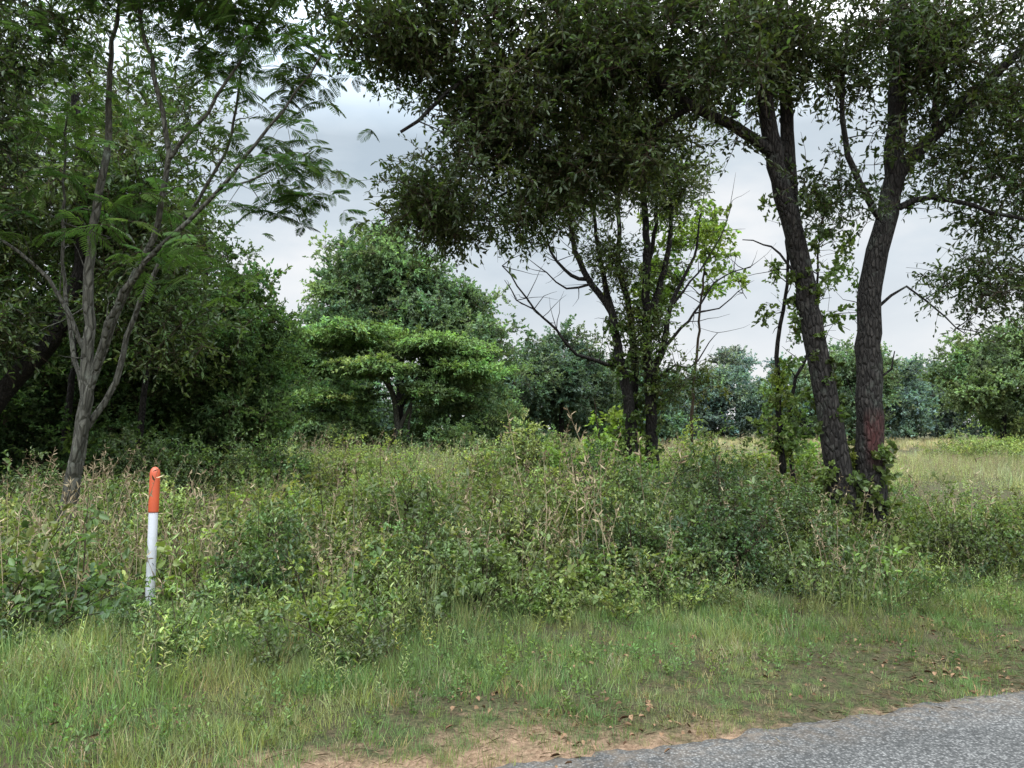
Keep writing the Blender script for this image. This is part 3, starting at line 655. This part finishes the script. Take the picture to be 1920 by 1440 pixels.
def trunk_creeper(name, path, rad, n, tint, zmax=2):
    P = smooth_path(path, .1, 0); i = rng.integers(0, len(P), n); a = rng.uniform(0, 6.28, n)
    Q = P[i] + np.stack([np.cos(a) * rad, np.sin(a) * rad, rng.normal(0, .05, n)], 1)
    scatter(name, C_CREEP, Q, tint, tilt=.9, smin=.6, smax=1.1)
trunk_creeper('virginia_creeper', [(4.47, 9.35, 0), (4.45, 9.35, 1.3)], .24, 90, (.08, .108, .03))
trunk_creeper('virginia_creeper', [(4.12, 9.3, 0), (4.05, 9.3, 1.1)], .23, 80, (.065, .09, .027))
trunk_creeper('virginia_creeper', [(3.95, 9.3, 1.6), (3.62, 9.3, 3.75)], .17, 30, (.045, .065, .02))
trunk_creeper('virginia_creeper', [(2.36, 15, 1.0), (2.2, 15, 3.0), (2.1, 15, 3.8)], .2, 80, (.045, .068, .02))
trunk_creeper('virginia_creeper', [(2.8, 15.1, 1.0), (2.74, 15.1, 4.6)], .2, 90, (.045, .068, .02))
trunk_creeper('virginia_creeper', [(3.73, 10.4, .3), (3.72, 10.4, 2.4)], .12, 60, (.09, .125, .03))

# ------------------------------------------------------------------ ground vegetation
def area(n, y0, y1, xk=.85, xm=2.0):
    y = y0 + (y1 - y0) * np.sqrt(rng.random(n) * (1 - (y0 / y1) ** 2) + (y0 / y1) ** 2) if y0 > 0 else rng.uniform(y0, y1, n)
    x = rng.uniform(-1, 1, n) * (xk * y + xm)
    return x, y
def vnoise(x, y, f, o=0.): return np.array([noise.noise(Vector((a * f + o, b * f, o))) for a, b in zip(x, y)])
def onground(x, y): return np.stack([x, y, gh(x, y)], 1)
def veg_edge(x): return 1.85 + .28 * np.sin(x * 1.3) + .15 * np.sin(x * 3.1 + 1) + np.where(x > 1, .1, 0)
def low_right(x, y):
    """the growth thins out towards the open meadow on the east side"""
    return 1 - .42 * np.clip((x - 5.0) / 1.4, 0, 1)
def clear_post(x, y, k):
    return k & ~((np.hypot(x + 3.0, y - 6.15) < .42) | ((abs(x + 2.8) < .4) & (y > 4.9) & (y < 6.4)))

x = rng.uniform(-8, 11, 33000); y = rng.uniform(1.0, 10, 33000); s = sroad(x, y)
v = vnoise(x, y, 1.1); v2 = vnoise(x, y, 3.0, 7)
dens = np.clip((s + .1) / .25, 0, 1) * np.clip(1.05 + v * .6 + v2 * .6, 0.3, 1)
k = (s > -.06) & (s < 3.2) & (rng.random(len(x)) < dens)
x, y, s = x[k], y[k], s[k]
hs = np.clip(.5 + s * .22 + np.clip(-x, -1, 3) * .14 + vnoise(x, y, .9, 3) * .55 + vnoise(x, y, 3, 31) * .35, .3, 1.9)
tg = np.where((vnoise(x, y, 1.6, 5) > .1)[:, None], (.118, .135, .06), (.082, .12, .047))
tg = np.where((rng.random(len(x)) < .09)[:, None], (.165, .135, .085), tg)
scatter('grass', C_GRASS, onground(x, y), tg, tilt=.15, scl=hs)
x = rng.uniform(-8, 11, 6500); y = rng.uniform(1, 10, 6500); s = sroad(x, y)
k = (s > .5) & (s < 3.2) & (vnoise(x, y, 1.7, 2) + rng.normal(0, .15, len(x)) > .0 - (s - 1.4) * .2)
x, y = x[k], y[k]
scatter('clover', C_WEEDB, onground(x, y), (.068, .102, .038), tilt=.25, scl=.42, smin=.5, smax=1.4)
x = rng.uniform(-6, 9, 6000); y = rng.uniform(1, 8.5, 6000); s = sroad(x, y)
q = vnoise(x, y, 1.6, 11) + rng.normal(0, .12, len(x)) + np.clip(x * .02, -.12, .08) + np.where(s < .5, .08, 0)
k = (s > -.05) & (s < 2.6) & (q > .27)
scatter('dead_leaves', C_DEAD, onground(x[k], y[k]), (.1, .1, .1), tilt=.05)
k = (s > -.03) & (s < 2.2) & (rng.random(len(x)) < np.where(s < .5, .5, .15))
scatter('straw_litter', C_STRAW, onground(x[k], y[k]), (.1, .1, .1), tilt=.05)

def rough(name, tmpl, n, s0, s1, tint, sc, thr=-1, f=.8, o=0, tilt=.15, zs=None, tint2=None, ymax=14, smin=.6, smax=1.2):
    x = rng.uniform(-12, 14, n); y = rng.uniform(2, ymax, n); s = sroad(x, y) - veg_edge(x)
    k = (s > s0) & (s < s1) & (vnoise(x, y, f, o) + rng.normal(0, .08, n) > thr)
    k = clear_post(x, y, k)
    x, y, s = x[k], y[k], s[k]
    T = np.tile(np.array(tint), (len(x), 1))
    if tint2 is not None:
        q = np.clip(vnoise(x, y, .5, o + 3) * 2 + .5, 0, 1)[:, None]; T = T * (1 - q) + np.array(tint2) * q
    k2 = np.clip(.5 + s * .42, .45, 1.0) * (1 + .75 * vnoise(x, y, .7, o + 9)) * low_right(x, y)
    scatter(name, tmpl, onground(x, y), T, tilt=tilt, scl=sc * k2, smin=smin, smax=smax)
rough('privet_thicket', C_BUSH, 3300, .0, 8, (.112, .138, .045), 1.22, thr=-.12, tint2=(.045, .07, .028))
rough('brambles', C_BUSHB, 2000, -.1, 8, (.07, .102, .034), .95, thr=-.05, o=4, tint2=(.125, .155, .045))
rough('weeds', C_WEED, 3900, -.25, 9, (.098, .13, .05), 1.1, thr=-.12, o=8, tint2=(.15, .17, .068))
rough('tall_grass', C_TALL, 3000, -.3, 9, (.15, .158, .082), .95, thr=-.15, o=14, tint2=(.115, .14, .06))
rough('dry_stalks', C_DRY, 1600, .4, 9, (.1, .1, .1), 1.1, thr=-.05, o=21)

def field(name, tmpl, n, y0, y1, tint, sc, thr=-1, f=.25, o=0, tint2=None, tilt=.12, smin=.6, smax=1.3, xmin=-999, xmax=999):
    x, y = area(n, y0, y1); k = (sroad(x, y) > 4) & (vnoise(x, y, f, o) + rng.normal(0, .08, n) > thr) & (x > xmin) & (x < xmax); x, y = x[k], y[k]
    T = np.tile(np.array(tint), (len(x), 1))
    if tint2 is not None:
        q = np.clip(vnoise(x, y, .22, o + 3) * 2.2 + .5, 0, 1)[:, None]; T = T * (1 - q) + np.array(tint2) * q
    scatter(name, tmpl, onground(x, y), T, tilt=tilt, scl=low_right(x, y) * sc * (1 + .5 * vnoise(x, y, .35, o + 9)), smin=smin, smax=smax)
field('field_shrubs', C_BUSH, 2900, 10, 32, (.125, .155, .062), 1.32, thr=-.05, tint2=(.068, .095, .04), xmax=12)
field('field_weeds', C_WEED, 4200, 10, 34, (.14, .165, .08), 1.25, tint2=(.17, .18, .098))
field('field_grass', C_FTALL, 4200, 11, 40, (.21, .195, .13), 1.25, tint2=(.15, .165, .085))
field('field_dry_stalks', C_DRY, 2800, 11, 34, (.1, .1, .1), 1.15, thr=-.08, o=5)
field('meadow_grass', C_FTALL, 7000, 30, 90, (.25, .21, .145), 1.5, tint2=(.20, .19, .11))
field('meadow_shrubs', C_BUSH, 500, 34, 85, (.13, .16, .065), 1.6, thr=.1, tint2=(.10, .13, .055))

def shrub(name, x, y, h, r, tint, tmpl=None, dens=1.0, sc=1.0, bare=0):
    z0 = float(gh(np.array(x), np.array(y))); mb = MB(); pts = []
    ns = 9 + bare
    for i in range(ns):
        a = rng.uniform(0, 6.28); q = rng.uniform(0, .95) * r
        tip = np.array([x + math.cos(a) * q, y + math.sin(a) * q, z0 + h * rng.uniform(.6, 1.2) * (1 - .3 * (q / r) ** 2)])
        b = np.array([x + rng.normal(0, .06), y + rng.normal(0, .06), z0 - .05]); t = np.linspace(0, 1, 7)[:, None]
        P = b + (tip - b) * t + rng.normal(0, .06, 3) * h * np.sin(np.pi * t)
        tube(mb, P, np.linspace(.010, .0025, 7) * max(1, h), 4, 0)
        if i < 9: pts.append(P[2:] + rng.normal(0, .10 * r, (5, 3)))
    n = int(85 * dens * h * r * r ** .3 + 20)
    d = rdir(n, .1); k = rng.uniform(.35, 1.05, (n, 1)) * (1 + .8 * np.array([noise.noise(Vector(v * 2.0) + Vector((x, y, 0))) for v in d])[:, None])
    p = np.array([x, y, z0 + h * .46]) + d * k * np.array([r, r, h * .5]); pts.append(p[p[:, 2] > z0 + .03])
    o = bpy.data.objects.new(name, mb.mesh(name, [M_TWIG])); COL.objects.link(o)
    scatter('foliage', tmpl or C_TWIGB, np.concatenate(pts), tint, parent=o, scl=sc, tilt=.5)
Y1 = (.125, .155, .052); D1 = (.042, .068, .028); G1 = (.078, .11, .04)
SH = [(2.35, 8.3, 1.25, .85, (.048, .072, .03)), (1.5, 9.4, 1.05, .9, G1), (3.0, 8.9, 1.1, .6, (.05, .075, .028)), (3.5, 9.0, .8, .5, G1), (5.4, 9.4, .7, .8, G1), (6.6, 9.8, .55, 1.0, Y1), (7.6, 10.4, .5, 1.1, Y1),
      (-2.5, 7.3, .85, .6, (.065, .10, .034)), (-2.2, 6.4, .5, .5, D1), (-2.75, 5.55, .2, .45, (.045, .07, .028)), (-4.1, 8.6, .85, .7, Y1), (-6.0, 8.2, .75, .8, Y1), (-1.2, 8.6, .95, .7, G1), (.1, 7.4, .7, .6, (.085, .108, .038)), (.7, 8.7, 1.0, .7, Y1),
      (-.9, 6.9, .6, .55, G1), (1.2, 7.3, .7, .7, (.052, .078, .03)), (2.1, 7.3, .7, .6, D1), (-4.6, 6.6, .5, .7, (.08, .11, .038)),
      (-1.9, 10.8, 1.15, .9, Y1), (-.2, 11.6, 1.1, .9, (.095, .125, .042)), (3.3, 12, 1.3, 1.0, G1), (1.4, 13.0, 1.2, .9, D1), (.2, 15.0, 1.5, .45, (.15, .18, .08)), (-.6, 15.5, 1.3, .45, (.145, .175, .075)), (1.1, 15.5, 1.2, .6, (.13, .16, .065)),
      (-3.8, 17, 1.1, 1.0, (.13, .16, .055)), (-5.5, 17.0, 1.2, 1.3, (.06, .09, .034)), (-7.4, 16, 1.3, 1.2, (.05, .075, .03)), (5.0, 14, 1.2, .7, Y1), (4.1, 16.5, 1.3, 1.0, Y1), (7.2, 8.8, .55, .8, (.07, .10, .033)), (10.5, 13, .5, 1.0, (.11, .14, .052)),
      (3.4, 7.9, .6, .6, (.06, .085, .032)), (5.0, 8.2, .5, .6, (.07, .10, .033)), (20, 32, 1.1, 2.0, Y1), (23.5, 34, 1.1, 2.2, Y1), (-7.8, 12.5, .9, 1.0, G1), (-6.2, 12.0, .9, .9, (.085, .11, .036))]
for (a, b, h, r, t) in SH:
    far = b > 13
    shrub('shrub', a, b, h, r, t, dens=(.5 if far else .85), sc=(1.6 if far else (.6 if h < .3 else .95)), bare=6)
for (a, b) in ((1.55, 14.2), (2.3, 14.0), (1.0, 14.5), (5.2, 13.2)):
    shrub('pokeweed', a, b, 1.15, .5, (.10, .145, .042), C_OAKB, .3, .6)

# ------------------------------------------------------------------ marker post
def post():
    prof = [(.0, .0375), (.60, .0375), (.828, .0375), (.8285, .0375), (.829, .0405), (.84, .0415), (.95, .0415), (1.13, .0415), (1.165, .0405), (1.188, .035), (1.203, .024), (1.211, .012), (1.214, .0015)]
    k = 28; th = np.arange(k) / k * 2 * np.pi
    zs = np.array([p_[0] for p_ in prof]); rs = np.array([p_[1] for p_ in prof]); zs[0] = -.25
    par = bpy.data.objects.new('marker_post', None); COL.objects.link(par); par.location = (-3.06, 6.4, float(gh(np.array(-3.06), np.array(6.4))) + .01); par.rotation_euler = (0, math.radians(.8), 0)
    def part(nm, i0, i1, mat):
        mb = MB(); Z = zs[i0:i1]; R = rs[i0:i1]; n = len(Z)
        V = np.stack([R[:, None] * np.cos(th), R[:, None] * np.sin(th), Z[:, None] * np.ones(k)], -1)
        i = np.arange(n - 1)[:, None] * k; j = np.arange(k)[None]; j2 = (j + 1) % k
        mb.add(V, np.stack([i + j, i + j2, i + k + j2, i + k + j], -1))
        o = bpy.data.objects.new(nm, mb.mesh(nm, [mat])); COL.objects.link(o); o.parent = par
    def pm(nm, c, dirt):
        m, nt, out = newmat(nm); tc = nn(nt, 'ShaderNodeTexCoord')
        f = noise_(nt, tc.outputs['Object'], 14, 6, .7)
        sep = nn(nt, 'ShaderNodeSeparateXYZ'); nt.links.new(tc.outputs['Object'], sep.inputs[0])
        low = maprange(nt, sep.outputs[2], .1, .7, .75, .25)
        k_ = math_(nt, 'MULTIPLY', maprange(nt, f, .4, .75), low)
        cc = mixrgb(nt, c, dirt, k_)
        p = nn(nt, 'ShaderNodeBsdfPrincipled'); nt.links.new(cc, p.inputs['Base Color']); p.inputs['Roughness'].default_value = .45
        nt.links.new(p.outputs[0], out.inputs[0]); return m
    part('white_tube', 0, 4, pm('white_plastic', (.46, .46, .49), (.2, .22, .15)))
    part('orange_cap', 3, len(prof), pm('orange_plastic', (.40, .065, .022), (.22, .05, .03)))
post()
n = 16; a = rng.uniform(0, 6.28, n); q = rng.uniform(.12, .45, n); xx = -3.06 + np.cos(a) * q; yy = 6.35 + np.sin(a) * q
scatter('brambles', C_BUSHB, onground(xx, yy), (.06, .09, .03), scl=.33)

# ------------------------------------------------------------------ sky + light
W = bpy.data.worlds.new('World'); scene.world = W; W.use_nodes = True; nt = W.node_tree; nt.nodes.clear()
out = nn(nt, 'ShaderNodeOutputWorld')
SUN_EL, SUN_AZ = 60, -70
sky = nn(nt, 'ShaderNodeTexSky', sky_type='NISHITA'); sky.sun_disc = False
sky.sun_elevation = math.radians(SUN_EL); sky.sun_rotation = math.radians(SUN_AZ)
b1 = nn(nt, 'ShaderNodeBackground'); nt.links.new(sky.outputs[0], b1.inputs[0]); b1.inputs[1].default_value = .1
tc = nn(nt, 'ShaderNodeTexCoord'); sep = nn(nt, 'ShaderNodeSeparateXYZ'); nt.links.new(tc.outputs['Generated'], sep.inputs[0])
mp = nn(nt, 'ShaderNodeMapping'); mp.inputs['Scale'].default_value = (1, 1, 2.4); mp.inputs['Location'].default_value = (.3, .2, .1)
nt.links.new(tc.outputs['Generated'], mp.inputs[0])
n1 = noise_(nt, mp.outputs[0], 2.6, 8, .52)
cr = nn(nt, 'ShaderNodeValToRGB'); nt.links.new(n1, cr.inputs[0])
E = cr.color_ramp.elements; E[0].position = .34; E[0].color = (.53, .63, .72, 1); E[1].position = .64; E[1].color = (.95, .97, .99, 1)
e = E.new(.5); e.color = (.72, .80, .87, 1)
hz = maprange(nt, sep.outputs[2], .02, .24, .85, 0)
c = mixrgb(nt, cr.outputs[0], (.93, .94, .96), hz)
zen_boost = maprange(nt, sep.outputs[2], .36, .85, 1.0, 7.5)  # overhead sky, mostly above the frame, boosted to brighten the scene
back_boost = maprange(nt, sep.outputs[1], 0, -.8, 1.0, 2.2)  # added glow in the unseen sky behind the camera, lights the foreground
st = math_(nt, 'MULTIPLY', zen_boost, back_boost)
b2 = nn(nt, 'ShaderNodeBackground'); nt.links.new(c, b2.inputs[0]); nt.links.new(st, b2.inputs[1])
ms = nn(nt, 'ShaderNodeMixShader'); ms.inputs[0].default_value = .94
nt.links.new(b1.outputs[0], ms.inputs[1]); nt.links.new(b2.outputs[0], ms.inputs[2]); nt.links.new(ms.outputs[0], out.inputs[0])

L = bpy.data.lights.new('sun', 'SUN'); L.energy = 1.5; L.angle = math.radians(14); L.color = (1, .97, .92)
lo = bpy.data.objects.new('sun', L); COL.objects.link(lo)
el = math.radians(SUN_EL); az = math.radians(SUN_AZ)
sv = Vector((math.sin(az) * math.cos(el), math.cos(az) * math.cos(el), math.sin(el)))
lo.rotation_euler = (-sv).to_track_quat('-Z', 'Y').to_euler(); lo.location = sv * 50

scene.view_settings.view_transform = 'Standard'; scene.view_settings.look = 'None'; scene.view_settings.exposure = 0
cam = bpy.data.cameras.new('camera'); co = bpy.data.objects.new('camera', cam); COL.objects.link(co)
cam.lens = 26.25; cam.sensor_width = 36; cam.clip_end = 2000; cam.clip_start = .05
co.location = (0, 0, 1.6); co.rotation_euler = (math.radians(93.3), 0, 0)
scene.camera = co
print(TOT)
